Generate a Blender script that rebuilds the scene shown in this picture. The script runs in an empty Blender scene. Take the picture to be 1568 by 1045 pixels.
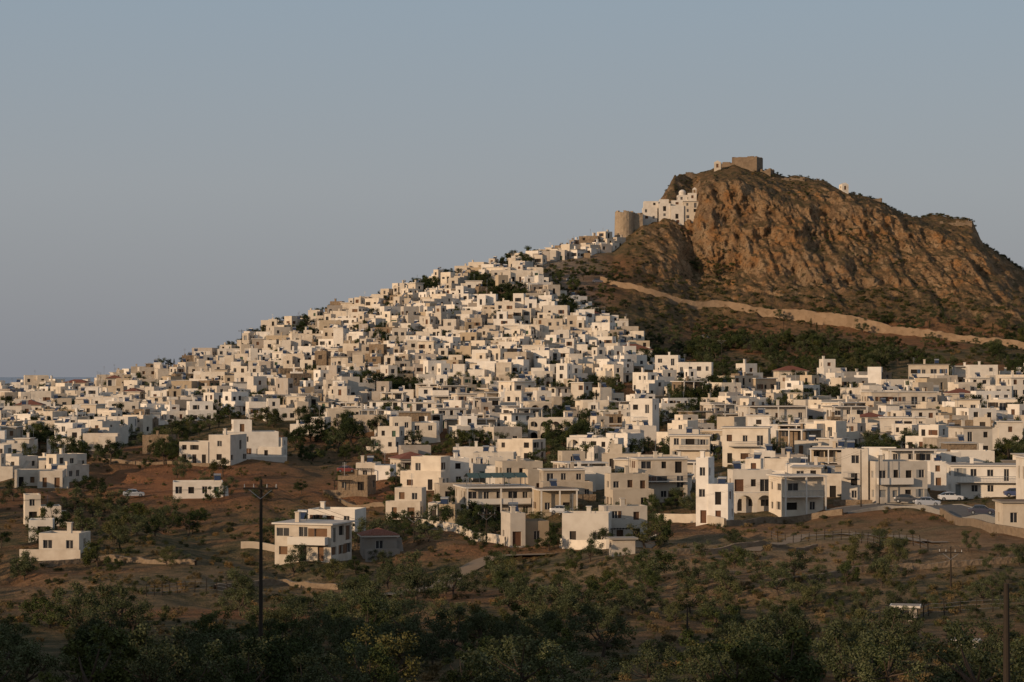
import bpy, math, random
import numpy as np
from mathutils import Vector, Matrix
F=3536.0; CX=784.0; HZ=572.0
rad=math.radians
scene=bpy.context.scene
R0=random.Random(7)
SUN_AZ=rad(51); SUN_EL=rad(13)

# ------------------------------------------------------------------ noise
def H3(ix,iy,iz):
    h=(ix*374761393+iy*668265263+iz*1274126177)&0xffffffff
    h=((h^(h>>13))*1274126177)&0xffffffff
    return ((h^(h>>16))&0xffff)/65535.0
def vn(x,y,z=0.0):
    x=np.asarray(x,float);y=np.asarray(y,float);z=np.asarray(z,float)+np.zeros_like(x)
    ix=np.floor(x).astype(np.int64);iy=np.floor(y).astype(np.int64);iz=np.floor(z).astype(np.int64)
    fx=x-ix;fy=y-iy;fz=z-iz
    fx=fx*fx*(3-2*fx);fy=fy*fy*(3-2*fy);fz=fz*fz*(3-2*fz)
    def L(a,b,t):return a+(b-a)*t
    a=L(L(H3(ix,iy,iz),H3(ix+1,iy,iz),fx),L(H3(ix,iy+1,iz),H3(ix+1,iy+1,iz),fx),fy)
    b=L(L(H3(ix,iy,iz+1),H3(ix+1,iy,iz+1),fx),L(H3(ix,iy+1,iz+1),H3(ix+1,iy+1,iz+1),fx),fy)
    return L(a,b,fz)
def fbm(x,y,z=0.0,o=4):
    s=0;a=.5;t=0
    for i in range(o):
        k=2.03**i
        s=s+a*vn(x*k+17.3*i,y*k+5.1*i,z*k);t+=a;a*=.5
    return s/t
def ridge(x,y,z=0.0,o=4):
    s=0;a=.5;t=0
    for i in range(o):
        k=2.1**i
        s=s+a*(1-np.abs(2*vn(x*k+11.3*i,y*k+3.1*i,z*k)-1));t+=a;a*=.55
    return s/t
def sst(x,a,b):
    t=np.clip((x-a)/(b-a),0,1);return t*t*(3-2*t)

# ------------------------------------------------------------------ materials
def nm(name):
    m=bpy.data.materials.new(name);m.use_nodes=True
    nt=m.node_tree;b=nt.nodes['Principled BSDF'];b.inputs['Specular IOR Level'].default_value=.2
    return m,nt,b
def noise(nt,scale,detail=4,vec=None,rough=.55):
    n=nt.nodes.new('ShaderNodeTexNoise');n.inputs['Scale'].default_value=scale;n.inputs['Detail'].default_value=detail
    n.inputs['Roughness'].default_value=rough
    if vec is not None: nt.links.new(vec,n.inputs['Vector'])
    return n.outputs['Fac']
def ramp(nt,fac,stops):
    r=nt.nodes.new('ShaderNodeValToRGB');e=r.color_ramp.elements
    while len(e)<len(stops): e.new(.5)
    for i,(p,c) in enumerate(stops):
        e[i].position=p;e[i].color=(*c,1) if len(c)==3 else c
    nt.links.new(fac,r.inputs[0]);return r.outputs[0]
def mix(nt,f,a,b,mode='MIX'):
    n=nt.nodes.new('ShaderNodeMix');n.data_type='RGBA';n.blend_type=mode
    for sock,v in ((n.inputs[0],f),(n.inputs[6],a),(n.inputs[7],b)):
        if isinstance(v,(int,float)): sock.default_value=v
        elif isinstance(v,tuple): sock.default_value=(*v,1)
        else: nt.links.new(v,sock)
    return n.outputs[2]
def math_(nt,op,a,b=0.0,clamp=False):
    n=nt.nodes.new('ShaderNodeMath');n.operation=op;n.use_clamp=clamp
    for s,v in ((n.inputs[0],a),(n.inputs[1],b)):
        if isinstance(v,(int,float)): s.default_value=v
        else: nt.links.new(v,s)
    return n.outputs[0]
def bump(nt,b,h,strength,dist):
    n=nt.nodes.new('ShaderNodeBump');n.inputs['Strength'].default_value=strength;n.inputs['Distance'].default_value=dist
    nt.links.new(h,n.inputs['Height']);nt.links.new(n.outputs[0],b.inputs['Normal'])
def wallmat(name,c,dirt=(.30,.23,.16),amt=.35,rough=.9,bmp=.03,sc=.6):
    m,nt,b=nm(name)
    g=nt.nodes.new('ShaderNodeNewGeometry').outputs['Position']
    n1=noise(nt,sc,5,g);n2=noise(nt,sc*7,3,g)
    f=math_(nt,'MULTIPLY',ramp(nt,n1,[(.40,(0,0,0)),(.75,(1,1,1))]),amt)
    col=mix(nt,f,c,dirt)
    oi=nt.nodes.new('ShaderNodeObjectInfo').outputs['Random']
    br=ramp(nt,oi,[(0,(.62,.59,.55)),(.35,(.84,.82,.79)),(.7,(.95,.935,.91)),(1,(1,1,1))])
    col=mix(nt,1.0,col,br,'MULTIPLY')
    nt.links.new(col,b.inputs['Base Color']);b.inputs['Roughness'].default_value=rough
    bump(nt,b,n2,.5,bmp);return m
def flat(name,c,rough=.8,spec=.2,metal=0,var=.3,sc=2.0):
    m,nt,b=nm(name)
    g=nt.nodes.new('ShaderNodeNewGeometry').outputs['Position']
    n=noise(nt,sc,3,g)
    col=mix(nt,n,tuple(x*(1-var) for x in c),tuple(min(1,x*(1+var)) for x in c))
    nt.links.new(col,b.inputs['Base Color']);b.inputs['Roughness'].default_value=rough
    b.inputs['Specular IOR Level'].default_value=spec;b.inputs['Metallic'].default_value=metal;return m
def stonemat(name,c1,c2,c3,sc=1.2):
    m,nt,b=nm(name)
    g=nt.nodes.new('ShaderNodeNewGeometry').outputs['Position']
    v=nt.nodes.new('ShaderNodeTexVoronoi');v.inputs['Scale'].default_value=sc;nt.links.new(g,v.inputs['Vector'])
    n1=noise(nt,.25,5,g);n2=noise(nt,3,4,g)
    base=mix(nt,ramp(nt,n1,[(.35,(0,0,0)),(.65,(1,1,1))]),c1,c2)
    sp=nt.nodes.new('ShaderNodeSeparateColor');nt.links.new(v.outputs['Color'],sp.inputs[0])
    base=mix(nt,math_(nt,'MULTIPLY',sp.outputs[0],.5),base,c3)
    nt.links.new(base,b.inputs['Base Color']);b.inputs['Roughness'].default_value=.95
    bump(nt,b,math_(nt,'ADD',v.outputs['Distance'],n2),.8,.25);return m
W=[wallmat('whitewash',(.78,.73,.655),amt=.28),wallmat('whitewash_warm',(.72,.64,.53),amt=.35),
   wallmat('whitewash_old',(.59,.525,.44),amt=.5),wallmat('cream_plaster',(.50,.41,.295),amt=.4),
   wallmat('grey_plaster',(.41,.37,.33),amt=.5)]
STONE=stonemat('rubble_stone',(.22,.16,.105),(.17,.125,.085),(.28,.21,.14))
CASTLE=stonemat('castle_stone',(.20,.145,.095),(.15,.11,.075),(.26,.19,.13),.8)
TOWER=stonemat('tower_stone',(.34,.26,.175),(.27,.205,.14),(.40,.31,.215),.8)
RWALL=stonemat('retaining_stone',(.27,.185,.115),(.19,.13,.08),(.34,.245,.16),.5)
GLASS=flat('window_glass',(.028,.028,.03),.25,.5,var=.3)
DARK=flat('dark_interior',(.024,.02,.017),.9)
SHUT=[flat('shutter_brown',(.12,.06,.035)),flat('shutter_blue',(.05,.08,.14)),flat('shutter_green',(.05,.09,.06)),
      flat('shutter_grey',(.25,.25,.24)),flat('shutter_brown2',(.16,.09,.05)),flat('door_brown',(.09,.05,.03)),flat('shutter_dark',(.05,.04,.032))]
ROOF=[wallmat('roof_screed',(.36,.31,.26),amt=.5),wallmat('roof_white',(.52,.465,.405),amt=.5),wallmat('roof_clay',(.26,.18,.12),amt=.5)]
TRIM=flat('painted_trim',(.62,.57,.50),.7,var=.08)
CONC=wallmat('concrete',(.34,.32,.29),amt=.4)
METAL=flat('galvanised_metal',(.25,.26,.27),.5,.4,.5)
PANEL=flat('solar_glass',(.02,.03,.06),.15,.6)
GREENSHEET=flat('green_sheet_roof',(.05,.08,.065),.5)
TIMBER=flat('weathered_timber',(.035,.027,.02),.9,sc=8)
ASPH=flat('asphalt',(.12,.108,.096),.9,sc=1.5)
DIRT=flat('pale_dirt',(.22,.16,.105),.95,sc=.7)
KERB=flat('kerb_concrete',(.26,.24,.21),.9)
def tilemat():
    m,nt,b=nm('clay_roof_tiles')
    tc=nt.nodes.new('ShaderNodeTexCoord').outputs['Object']
    w=nt.nodes.new('ShaderNodeTexWave');w.inputs['Scale'].default_value=1.2;w.inputs['Distortion'].default_value=.5
    nt.links.new(tc,w.inputs['Vector'])
    n=noise(nt,1.5,4,tc)
    c=mix(nt,n,(.17,.06,.038),(.28,.11,.065));c=mix(nt,math_(nt,'MULTIPLY',w.outputs['Fac'],.4),c,(.08,.03,.02))
    nt.links.new(c,b.inputs['Base Color']);b.inputs['Roughness'].default_value=.9
    bump(nt,b,w.outputs['Fac'],.7,.08);return m
TILE=tilemat()
def leafmat(name,c1,c2):
    m,nt,b=nm(name)
    g=nt.nodes.new('ShaderNodeNewGeometry')
    n=noise(nt,1.1,3,g.outputs['Position'])
    oi=nt.nodes.new('ShaderNodeObjectInfo').outputs['Random']
    c=mix(nt,ramp(nt,n,[(.35,(0,0,0)),(.65,(1,1,1))]),c1,c2)
    c=mix(nt,1.0,c,ramp(nt,oi,[(0,(.55,.58,.53)),(.5,(.88,.9,.8)),(.8,(1.15,1.12,1.0)),(1,(1.1,.92,.62))]),'MULTIPLY')
    nt.links.new(c,b.inputs['Base Color']);b.inputs['Roughness'].default_value=.8
    b.inputs['Specular IOR Level'].default_value=.08
    return m
LEAF_OL=leafmat('olive_leaves',(.068,.078,.038),(.13,.138,.08))
LEAF_OL2=leafmat('olive_leaves_dark',(.036,.046,.019),(.066,.078,.034))
LEAF_PN=leafmat('pine_needles',(.022,.034,.013),(.045,.056,.022))
LEAF_BR=leafmat('broad_leaves',(.036,.052,.018),(.075,.09,.032))
LEAF_SC=leafmat('scrub_leaves',(.05,.056,.024),(.095,.09,.042))
LEAF_DR=leafmat('dry_scrub',(.14,.10,.05),(.20,.14,.072))
BARK=flat('bark',(.075,.055,.04),.95,sc=6)

# ------------------------------------------------------------------ terrain
PX=[-900,-400,0,200,400,600,800,940,1060,1200,1400,1490,1568,2000,2600]
TB=[
 [(830,395),(780,530),(745,680),(730,780),(720,850),(715,900),(712,940)],
 [(800,390),(730,530),(680,680),(650,780),(635,850),(628,900),(624,940)],
 [(790,388),(715,530),(655,690),(630,770),(615,830),(606,880),(601,915)],
 [(790,388),(705,540),(645,690),(615,760),(600,820),(590,870),(584,905)],
 [(790,388),(700,540),(640,670),(605,740),(570,810),(545,860),(525,905)],
 [(790,388),(700,540),(635,660),(580,735),(530,805),(490,860),(462,905)],
 [(790,385),(700,540),(630,660),(570,735),(510,805),(460,860),(415,915)],
 [(790,380),(690,540),(620,660),(560,745),(500,830),(440,905),(392,950)],
 [(795,375),(690,530),(622,650),(562,770),(510,870),(425,955),(345,985)],
 [(798,372),(690,520),(627,640),(562,770),(505,880),(435,945),(290,988)],
 [(790,368),(690,510),(627,640),(562,770),(515,870),(445,940),(342,988)],
 [(785,366),(690,510),(627,640),(562,770),(525,860),(460,930),(372,983)],
 [(780,365),(690,510),(627,640),(565,770),(538,840),(490,905),(432,970)],
 [(780,365),(700,510),(645,640),(615,770),(600,840),(590,890),(582,960)],
 [(800,365),(740,510),(700,640),(680,770),(670,840),(665,890),(660,960)]]
K4v=[885,880,875,870,868,866,860,850,845,842,840,838,838,840,850]
K4d=[308,308,308,308,308,308,308,300,296,294,292,292,292,292,292]
SKY=[(-900,710),(-400,622),(0,599),(130,591),(200,580),(260,565),(330,548),(370,532),(430,508),(500,486),(560,467),(620,447),(680,428),(740,412),
 (780,402),(830,392),(880,380),(940,365),(965,352),(990,338),(1006,322),(1012,306),(1022,287),(1033,269),(1060,265),(1090,259),(1110,254),(1125,252),(1165,258),
 (1190,267),(1205,272),(1240,272),(1265,277),(1290,289),(1300,294),(1330,302),(1355,312),(1385,327),(1410,333),(1440,334),(1460,336),
 (1480,338),(1490,344),(1497,360),(1505,378),(1530,394),(1550,406),(1568,417),(1620,440),(1700,480),(2000,575),(2600,655)]
SKD=[(-900,960),(0,940),(200,930),(600,930),(800,945),(940,975),(1010,1010),(1060,1050),(1400,1040),(1500,1020),(1568,1005),(2000,1000),(2600,1000)]
C11=[(940,392),(985,352),(1060,338),(1072,300),(1090,288),(1110,286),(1150,292),(1200,296),(1250,298),(1300,305),(1350,322),(1400,345),(1440,358),(1490,378),(1530,405),(1568,432)]
def colprof(px):
    vs=[];ds=[]
    for k in range(7):
        vs.append(np.interp(px,PX,[r[k][0] for r in TB]));ds.append(np.interp(px,PX,[r[k][1] for r in TB]))
    if 940<=px<=1568: vs[6]=np.interp(px,[c[0] for c in C11],[c[1] for c in C11])
    sv=np.interp(px,[s[0] for s in SKY],[s[1] for s in SKY]);sd=np.interp(px,[s[0] for s in SKD],[s[1] for s in SKD])
    vs[6]=max(vs[6],sv+1.5)
    d=[2,60,150,238,np.interp(px,PX,K4d)]+ds+[sd]
    v=[None,None,1056,955,np.interp(px,PX,K4v)]+vs+[sv]
    z=[-1.8,-9.7]+[(HZ-v[i])/F*d[i] for i in range(2,13)]
    d+= [sd+25,sd+90,sd+250,sd+600]
    z+= [z[12]-4,z[12]-35,min(z[12]-80,-60),-150]
    return np.array(d,float),np.array(z,float)
cols=np.concatenate([np.arange(-900,-200,50),np.arange(-200,930,3.0),np.arange(930,1640,1.5),np.arange(1640,1900,10),np.arange(1900,2601,50)])
rows=np.concatenate([np.arange(2,100,4),np.arange(100,450,1.6),np.arange(450,860,2.2),np.arange(860,930,1.2),np.arange(930,1000,.4),np.arange(1000,1070,.9),np.arange(1070,1200,6),np.arange(1200,1700,40)])
NC=len(cols);NR=len(rows)
Z=np.zeros((NR,NC));T=np.zeros((NR,NC))
for j,p in enumerate(cols):
    d,z=colprof(p);Z[:,j]=np.interp(rows,d,z);T[:,j]=np.interp(rows,d,np.arange(len(d)))
Zs=Z.copy()
for it in range(10):
    Zs[1:-1]=(Zs[:-2]+2*Zs[1:-1]+Zs[2:])/4
PXg,Dg=np.meshgrid(cols,rows)
rockm=sst(T,9.0,9.7)*sst(PXg,930,1010)*(1-sst(PXg,1560,1800))
cliff=sst(T,9.6,10.15)*(1-sst(T,11.0,11.7))*sst(PXg,985,1075)*(1-sst(PXg,1480,1600))
Z=Z*rockm+Zs*(1-rockm)
X=(PXg-CX)/F*Dg;Y=Dg.copy()
amp=np.interp(Dg,[0,60,150,300,600,800,2000],[0,.2,1.4,4.6,5.0,3.2,3.2])
Z+=(fbm(X/45,Y/45,1.0,4)-.5)*amp*(1-.4*rockm)
gul=np.interp(Dg,[0,200,300,560,700],[0,0,1,1,0])
Z-=gul*np.maximum(0,ridge(X/38+Y/90,Y/110,6.6,3)-.62)*8*(1-sst(PXg,1180,1300))
Z+=(fbm(X/7,Y/7,2.0,3)-.5)*np.interp(Dg,[0,100,400],[.1,.5,1.0])
Z+=rockm*((fbm(X/16,Y/16,5.0,4)-.5)*5+(fbm(X/4,Y/4,6.0,4)-.5)*3.6)*np.where(T>11.5,.6,1)
skirt=sst(T,8.6,9.4)*(1-sst(T,10.2,10.8))*sst(PXg,930,1010)
Z+=skirt*(ridge(X/9,Y/14,3.7,4)-.5)*4.5
rid=ridge(X/26+Z/70,Z/50,3.0,5)-.5
Y=Y-cliff*(rid*16+(ridge(X/7+Z/30,Z/11,4.0,4)-.5)*8+(fbm(X/2.2,Z/2.0,4.5,3)-.5)*3.4+(vn(X/25,Z/6.5+X/40,9.5)-.5)*6)
Y=Y-rockm*(fbm(X/9,Z/9,8.0,4)-.5)*5
V=HZ-Z/Dg*F
Vm=np.minimum.accumulate(np.where(Dg<100,1e4,V),axis=0)
def HT(x,y):
    y=max(y,3);p=CX+x/y*F
    j=int(np.clip(np.searchsorted(cols,p)-1,0,NC-2));i=int(np.clip(np.searchsorted(rows,y)-1,0,NR-2))
    a=min(max((p-cols[j])/(cols[j+1]-cols[j]),0),1);b=min(max((y-rows[i])/(rows[i+1]-rows[i]),0),1)
    return float((Z[i,j]*(1-a)+Z[i,j+1]*a)*(1-b)+(Z[i+1,j]*(1-a)+Z[i+1,j+1]*a)*b)
def at(px,v):
    j=int(np.clip(np.searchsorted(cols,px),0,NC-1))
    idx=np.nonzero(Vm[:,j]<=v)[0]
    i=int(idx[0]) if len(idx) else int(np.argmin(V[:,j]))
    d=float(rows[i]);return ((px-CX)/F*d,d,HT((px-CX)/F*d,d))
def in_poly(x,y,P):
    c=False;n=len(P);j=n-1
    for i in range(n):
        if (P[i][1]>y)!=(P[j][1]>y) and x<(P[j][0]-P[i][0])*(y-P[i][1])/(P[j][1]-P[i][1])+P[i][0]: c=not c
        j=i
    return c
def mesh_grid(name,X,Y,Z,mat):
    nr,nc=X.shape
    me=bpy.data.meshes.new(name);co=np.stack([X,Y,Z],-1).reshape(-1,3).astype(np.float32)
    i=np.arange(nr*nc).reshape(nr,nc)
    q=np.stack([i[:-1,:-1],i[:-1,1:],i[1:,1:],i[1:,:-1]],-1).reshape(-1,4)
    me.vertices.add(len(co));me.vertices.foreach_set('co',co.ravel())
    me.loops.add(q.size);me.loops.foreach_set('vertex_index',q.ravel().astype(np.int32))
    me.polygons.add(len(q));me.polygons.foreach_set('loop_start',np.arange(0,q.size,4,dtype=np.int32))
    me.update(calc_edges=True);me.materials.append(mat);me.shade_smooth()
    ob=bpy.data.objects.new(name,me);scene.collection.objects.link(ob);return ob
townm=sst(T,7.2,8.0)*(1-sst(PXg,860,960))*(1-sst(T,12.2,12.8))*sst(PXg,150,330)
eg=fbm(X/30,Y/30,9.0,4)
earth=sst(eg,.44,.66)*.75
def blob(cx,cy,sx,sy,k): return np.exp(-(((PXg-cx)/sx)**2+((V-cy)/sy)**2))*k
for b_ in [(290,740,180,44,1.3),(890,450,80,22,1),(950,695,150,20,.9),(1380,500,170,22,.9),(1130,510,120,30,.7),(560,755,120,28,1.1),(600,700,90,20,.8),(1330,495,90,14,1.0),(1500,500,80,20,.9),(100,800,100,25,.6)]:
    earth=np.maximum(earth,blob(*b_))
dryf=blob(1330,845,330,46,1)+blob(1000,880,240,38,.75)+blob(420,890,180,26,.7)+blob(150,905,160,28,.7)+blob(1200,920,380,34,.6)+blob(560,830,90,20,.5)+blob(1350,980,250,30,.5)
dryf=np.clip(dryf,0,1)
def terrmat():
    m,nt,b=nm('hillside_ground')
    g=nt.nodes.new('ShaderNodeNewGeometry').outputs['Position']
    at_=nt.nodes.new('ShaderNodeAttribute');at_.attribute_name='zone'
    sp=nt.nodes.new('ShaderNodeSeparateColor');nt.links.new(at_.outputs['Color'],sp.inputs[0])
    n1=noise(nt,.055,6,g,.6);n2=noise(nt,.35,6,g,.65);n3=noise(nt,1.8,5,g,.6)
    grass=mix(nt,ramp(nt,n2,[(.4,(0,0,0)),(.62,(1,1,1))]),(.05,.051,.025),(.155,.118,.062))
    grass=mix(nt,ramp(nt,n1,[(.42,(0,0,0)),(.65,(.8,.8,.8))]),grass,(.135,.095,.052))
    ear=mix(nt,n2,(.16,.065,.03),(.31,.145,.07))
    ef=math_(nt,'ADD',sp.outputs[2],math_(nt,'MULTIPLY',math_(nt,'SUBTRACT',n2,.5),1.6),True)
    ef=math_(nt,'MULTIPLY',ef,ramp(nt,n3,[(.3,(.35,.35,.35)),(.5,(1,1,1))]))
    c=mix(nt,ef,grass,ear)
    c=mix(nt,math_(nt,'MULTIPLY',at_.outputs['Alpha'],ramp(nt,n2,[(.35,(.2,.2,.2)),(.6,(1,1,1))])),c,(.24,.17,.098))
    c=mix(nt,math_(nt,'MULTIPLY',sp.outputs[1],.7),c,mix(nt,n3,(.20,.15,.11),(.34,.28,.21)))
    mp=nt.nodes.new('ShaderNodeMapping');mp.inputs['Scale'].default_value=(.2,.2,.08);nt.links.new(g,mp.inputs['Vector'])
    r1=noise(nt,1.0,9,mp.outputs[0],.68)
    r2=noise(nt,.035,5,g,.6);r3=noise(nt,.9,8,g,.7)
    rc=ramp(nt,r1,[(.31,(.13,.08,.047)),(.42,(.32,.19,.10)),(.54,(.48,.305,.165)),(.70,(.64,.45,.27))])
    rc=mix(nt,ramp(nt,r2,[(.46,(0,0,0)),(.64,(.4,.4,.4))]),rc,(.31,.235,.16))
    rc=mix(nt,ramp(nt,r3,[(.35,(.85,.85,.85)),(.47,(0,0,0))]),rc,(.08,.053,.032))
    st=noise(nt,.09,5,g,.7)
    rc=mix(nt,ramp(nt,st,[(.51,(0,0,0)),(.63,(.75,.75,.75))]),rc,(.53,.26,.10))
    rc=mix(nt,ramp(nt,noise(nt,.35,6,g,.7),[(.56,(0,0,0)),(.64,(.8,.8,.8))]),rc,(.08,.07,.036))
    nz=nt.nodes.new('ShaderNodeSeparateXYZ');nt.links.new(nt.nodes.new('ShaderNodeNewGeometry').outputs['Normal'],nz.inputs[0])
    flatf=ramp(nt,math_(nt,'ADD',nz.outputs[2],math_(nt,'MULTIPLY',math_(nt,'SUBTRACT',n2,.5),.7)),[(.62,(0,0,0)),(.84,(.9,.9,.9))])
    scr=mix(nt,ramp(nt,n2,[(.42,(0,0,0)),(.62,(1,1,1))]),(.085,.078,.038),(.27,.165,.088))
    rc=mix(nt,flatf,rc,scr)
    c=mix(nt,sp.outputs[0],c,rc)
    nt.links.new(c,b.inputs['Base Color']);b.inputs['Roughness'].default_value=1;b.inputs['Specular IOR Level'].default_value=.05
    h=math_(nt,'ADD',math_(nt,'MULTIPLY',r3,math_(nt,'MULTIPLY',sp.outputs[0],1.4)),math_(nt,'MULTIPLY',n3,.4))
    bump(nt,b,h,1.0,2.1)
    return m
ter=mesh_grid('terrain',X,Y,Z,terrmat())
ca=ter.data.color_attributes.new('zone','FLOAT_COLOR','POINT')
ca.data.foreach_set('color',np.stack([rockm,townm,earth,dryf],-1).reshape(-1).astype(np.float32))

# unseen ridge left of the viewpoint, added to cast shade over the near valley
hx=np.linspace(-1700,-60,150);hy=np.linspace(-700,330,110);HX,HY=np.meshgrid(hx,hy)
crest=np.interp(HX,[-1700,-1300,-350,-200,-60],[55,82,85,52,-15])
HZZ=crest-np.abs(HY+100)*.62+(fbm(HX/60,HY/60,11.,4)-.5)*36
HZZ=np.maximum(HZZ,-130)
mesh_grid('shadow_hill',HX,HY,HZZ,flat('shadow_hill_scrub',(.09,.075,.04),1,.05,sc=.05))

def seamat():
    m,nt,b=nm('sea_water')
    g=nt.nodes.new('ShaderNodeNewGeometry').outputs['Position']
    n=noise(nt,.02,5,g);c=mix(nt,n,(.22,.26,.31),(.26,.30,.35))
    nt.links.new(c,b.inputs['Base Color']);b.inputs['Roughness'].default_value=.5;bump(nt,b,n,.2,1)
    return m
me=bpy.data.meshes.new('sea');n=96;Rr=70000
me.from_pydata([(0,0,-115)]+[(Rr*math.cos(i*2*math.pi/n),Rr*math.sin(i*2*math.pi/n),-115) for i in range(n)],[],[(0,i+1,(i+1)%n+1) for i in range(n)])
me.materials.append(seamat());scene.collection.objects.link(bpy.data.objects.new('sea',me))

# ------------------------------------------------------------------ mesh builder
class MB:
    def __init__(s): s.v=[];s.f=[];s.m=[];s.mats=[]
    def mi(s,mat):
        if mat not in s.mats:s.mats.append(mat)
        return s.mats.index(mat)
    def q(s,pts,mat):
        n=len(s.v);s.v.extend([tuple(p) for p in pts]);s.f.append(tuple(range(n,n+len(pts))));s.m.append(s.mi(mat))
    def box(s,x0,x1,y0,y1,z0,z1,mat):
        a=(x0,y0,z0);b=(x1,y0,z0);c=(x1,y1,z0);d=(x0,y1,z0);e=(x0,y0,z1);f=(x1,y0,z1);g=(x1,y1,z1);h=(x0,y1,z1)
        for q in ((a,b,f,e),(b,c,g,f),(c,d,h,g),(d,a,e,h),(e,f,g,h),(d,c,b,a)): s.q(q,mat)
    def facade(s,o,u,L,zb,zt,ops,mat,detail):
        nx,ny=u[1],-u[0]
        def P(a,z,d=0): return (o[0]+u[0]*a-nx*d,o[1]+u[1]*a-ny*d,z)
        us=sorted({0,L,*[x for op in ops for x in op[:2]]});zs=sorted({zb,zt,*[x for op in ops for x in op[2:4]]})
        for k in range(len(zs)-1):
            run=None
            for i in range(len(us)-1):
                cu=(us[i]+us[i+1])/2;cz=(zs[k]+zs[k+1])/2
                hole=any(op[0]<cu<op[1] and op[2]<cz<op[3] for op in ops)
                if not hole and run is None: run=us[i]
                if hole and run is not None: s.q((P(run,zs[k]),P(us[i],zs[k]),P(us[i],zs[k+1]),P(run,zs[k+1])),mat);run=None
            if run is not None: s.q((P(run,zs[k]),P(L,zs[k]),P(L,zs[k+1]),P(run,zs[k+1])),mat)
        for (a,b,c,d,pm,sh) in ops:
            D=.22
            s.q((P(a,c,D),P(b,c,D),P(b,d,D),P(a,d,D)),pm)
            s.q((P(a,c),P(b,c),P(b,c,D),P(a,c,D)),mat);s.q((P(a,d,D),P(b,d,D),P(b,d),P(a,d)),mat)
            s.q((P(a,c),P(a,c,D),P(a,d,D),P(a,d)),mat);s.q((P(b,c,D),P(b,c),P(b,d),P(b,d,D)),mat)
            if detail and pm is GLASS:
                t=.06;E=.17
                for (a1,b1,c1,d1) in ((a,a+t,c,d),(b-t,b,c,d),((a+b)/2-t/2,(a+b)/2+t/2,c,d),(a+t,(a+b)/2-t/2,d-t,d),((a+b)/2+t/2,b-t,d-t,d)):
                    s.q((P(a1,c1,E),P(b1,c1,E),P(b1,d1,E),P(a1,d1,E)),TRIM)
            if sh is not None:
                w=(b-a)/2
                for a1 in (a-w-.02,b+.02):
                    if a1>0.05 and a1+w<L-.05:
                        s.q((P(a1,c,-.05),P(a1+w,c,-.05),P(a1+w,d,-.05),P(a1,d,-.05)),sh)
                        s.q((P(a1,d,-.05),P(a1+w,d,-.05),P(a1+w,d,0),P(a1,d,0)),sh)
                        s.q((P(a1,c,0),P(a1,c,-.05),P(a1,d,-.05),P(a1,d,0)),sh);s.q((P(a1+w,c,-.05),P(a1+w,c,0),P(a1+w,d,0),P(a1+w,d,-.05)),sh)
    def obj(s,name,loc=(0,0,0),rot=0,parent=None):
        me=bpy.data.meshes.new(name);me.from_pydata(s.v,[],s.f)
        for m in s.mats: me.materials.append(m)
        me.polygons.foreach_set('material_index',s.m);me.update()
        ob=bpy.data.objects.new(name,me);ob.location=loc;ob.rotation_euler=(0,0,rot);scene.collection.objects.link(ob)
        if parent: ob.parent=parent
        return ob
def ops_for(R,L,z0,z1,shut,door=False,dens=.75,big=False):
    ops=[];fl=max(1,int(round((z1-z0)/3.0)));fh=(z1-z0)/fl
    n=max(1,int(L/R.uniform(2.1,3.0)));sp=L/n
    if L<1.6: return ops
    for k in range(fl):
        zb=z0+k*fh
        for i in range(n):
            if R.random()>dens: continue
            cx=sp*(i+.5)+R.uniform(-.2,.2);w=R.choice([.9,1.0,1.1,1.3]);
            if big and R.random()<.35: w=1.9
            w=min(w,sp*.7)
            dr=(door and k==0 and R.random()<.4) or (k>0 and R.random()<.3)
            a=zb+(.12 if dr else .95);b=zb+(2.2 if dr else R.choice([2.1,2.2,2.3]))
            b=min(b,z1-.25)
            pm=R.choice([GLASS,GLASS,DARK,shut]) if not(dr and k==0) else R.choice([shut,DARK])
            ops.append((cx-w/2,cx+w/2,a,b,pm,shut if (R.random()<.15 and not dr) else None))
    return ops
def block(mb,R,x0,x1,y0,y1,z0,z1,wall,roof,shut,detail,fd=6,dens=.75,slab=False,door=True,big=False):
    zt=z1+(.0 if slab else .45)
    zb=z0-fd
    mb.facade((x0,y0),(1,0),x1-x0,zb,zt,ops_for(R,x1-x0,z0,z1,shut,door,dens,big),wall,detail)
    mb.facade((x1,y0),(0,1),y1-y0,zb,zt,ops_for(R,y1-y0,z0,z1,shut,False,dens*.8,big),wall,detail)
    mb.facade((x1,y1),(-1,0),x1-x0,zb,zt,[],wall,False)
    mb.facade((x0,y1),(0,-1),y1-y0,zb,zt,ops_for(R,y1-y0,z0,z1,shut,False,dens*.8,big),wall,detail)
    if slab:
        e=.35;mb.box(x0-e,x1+e,y0-e,y1+e,z1,z1+.22,TRIM if R.random()<.6 else CONC)
        mb.q([(x0-e+.1,y0-e+.1,z1+.226),(x1+e-.1,y0-e+.1,z1+.226),(x1+e-.1,y1+e-.1,z1+.226),(x0-e+.1,y1+e-.1,z1+.226)],roof)
    else:
        t=.22;o=[(x0,y0),(x1,y0),(x1,y1),(x0,y1)];i=[(x0+t,y0+t),(x1-t,y0+t),(x1-t,y1-t),(x0+t,y1-t)]
        for k in range(4):
            l=(k+1)%4
            mb.q([(*o[k],zt),(*o[l],zt),(*i[l],zt),(*i[k],zt)],wall)
            mb.q([(*i[k],zt),(*i[l],zt),(*i[l],z1),(*i[k],z1)],wall)
        mb.q([(*p,z1) for p in i],roof)
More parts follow.
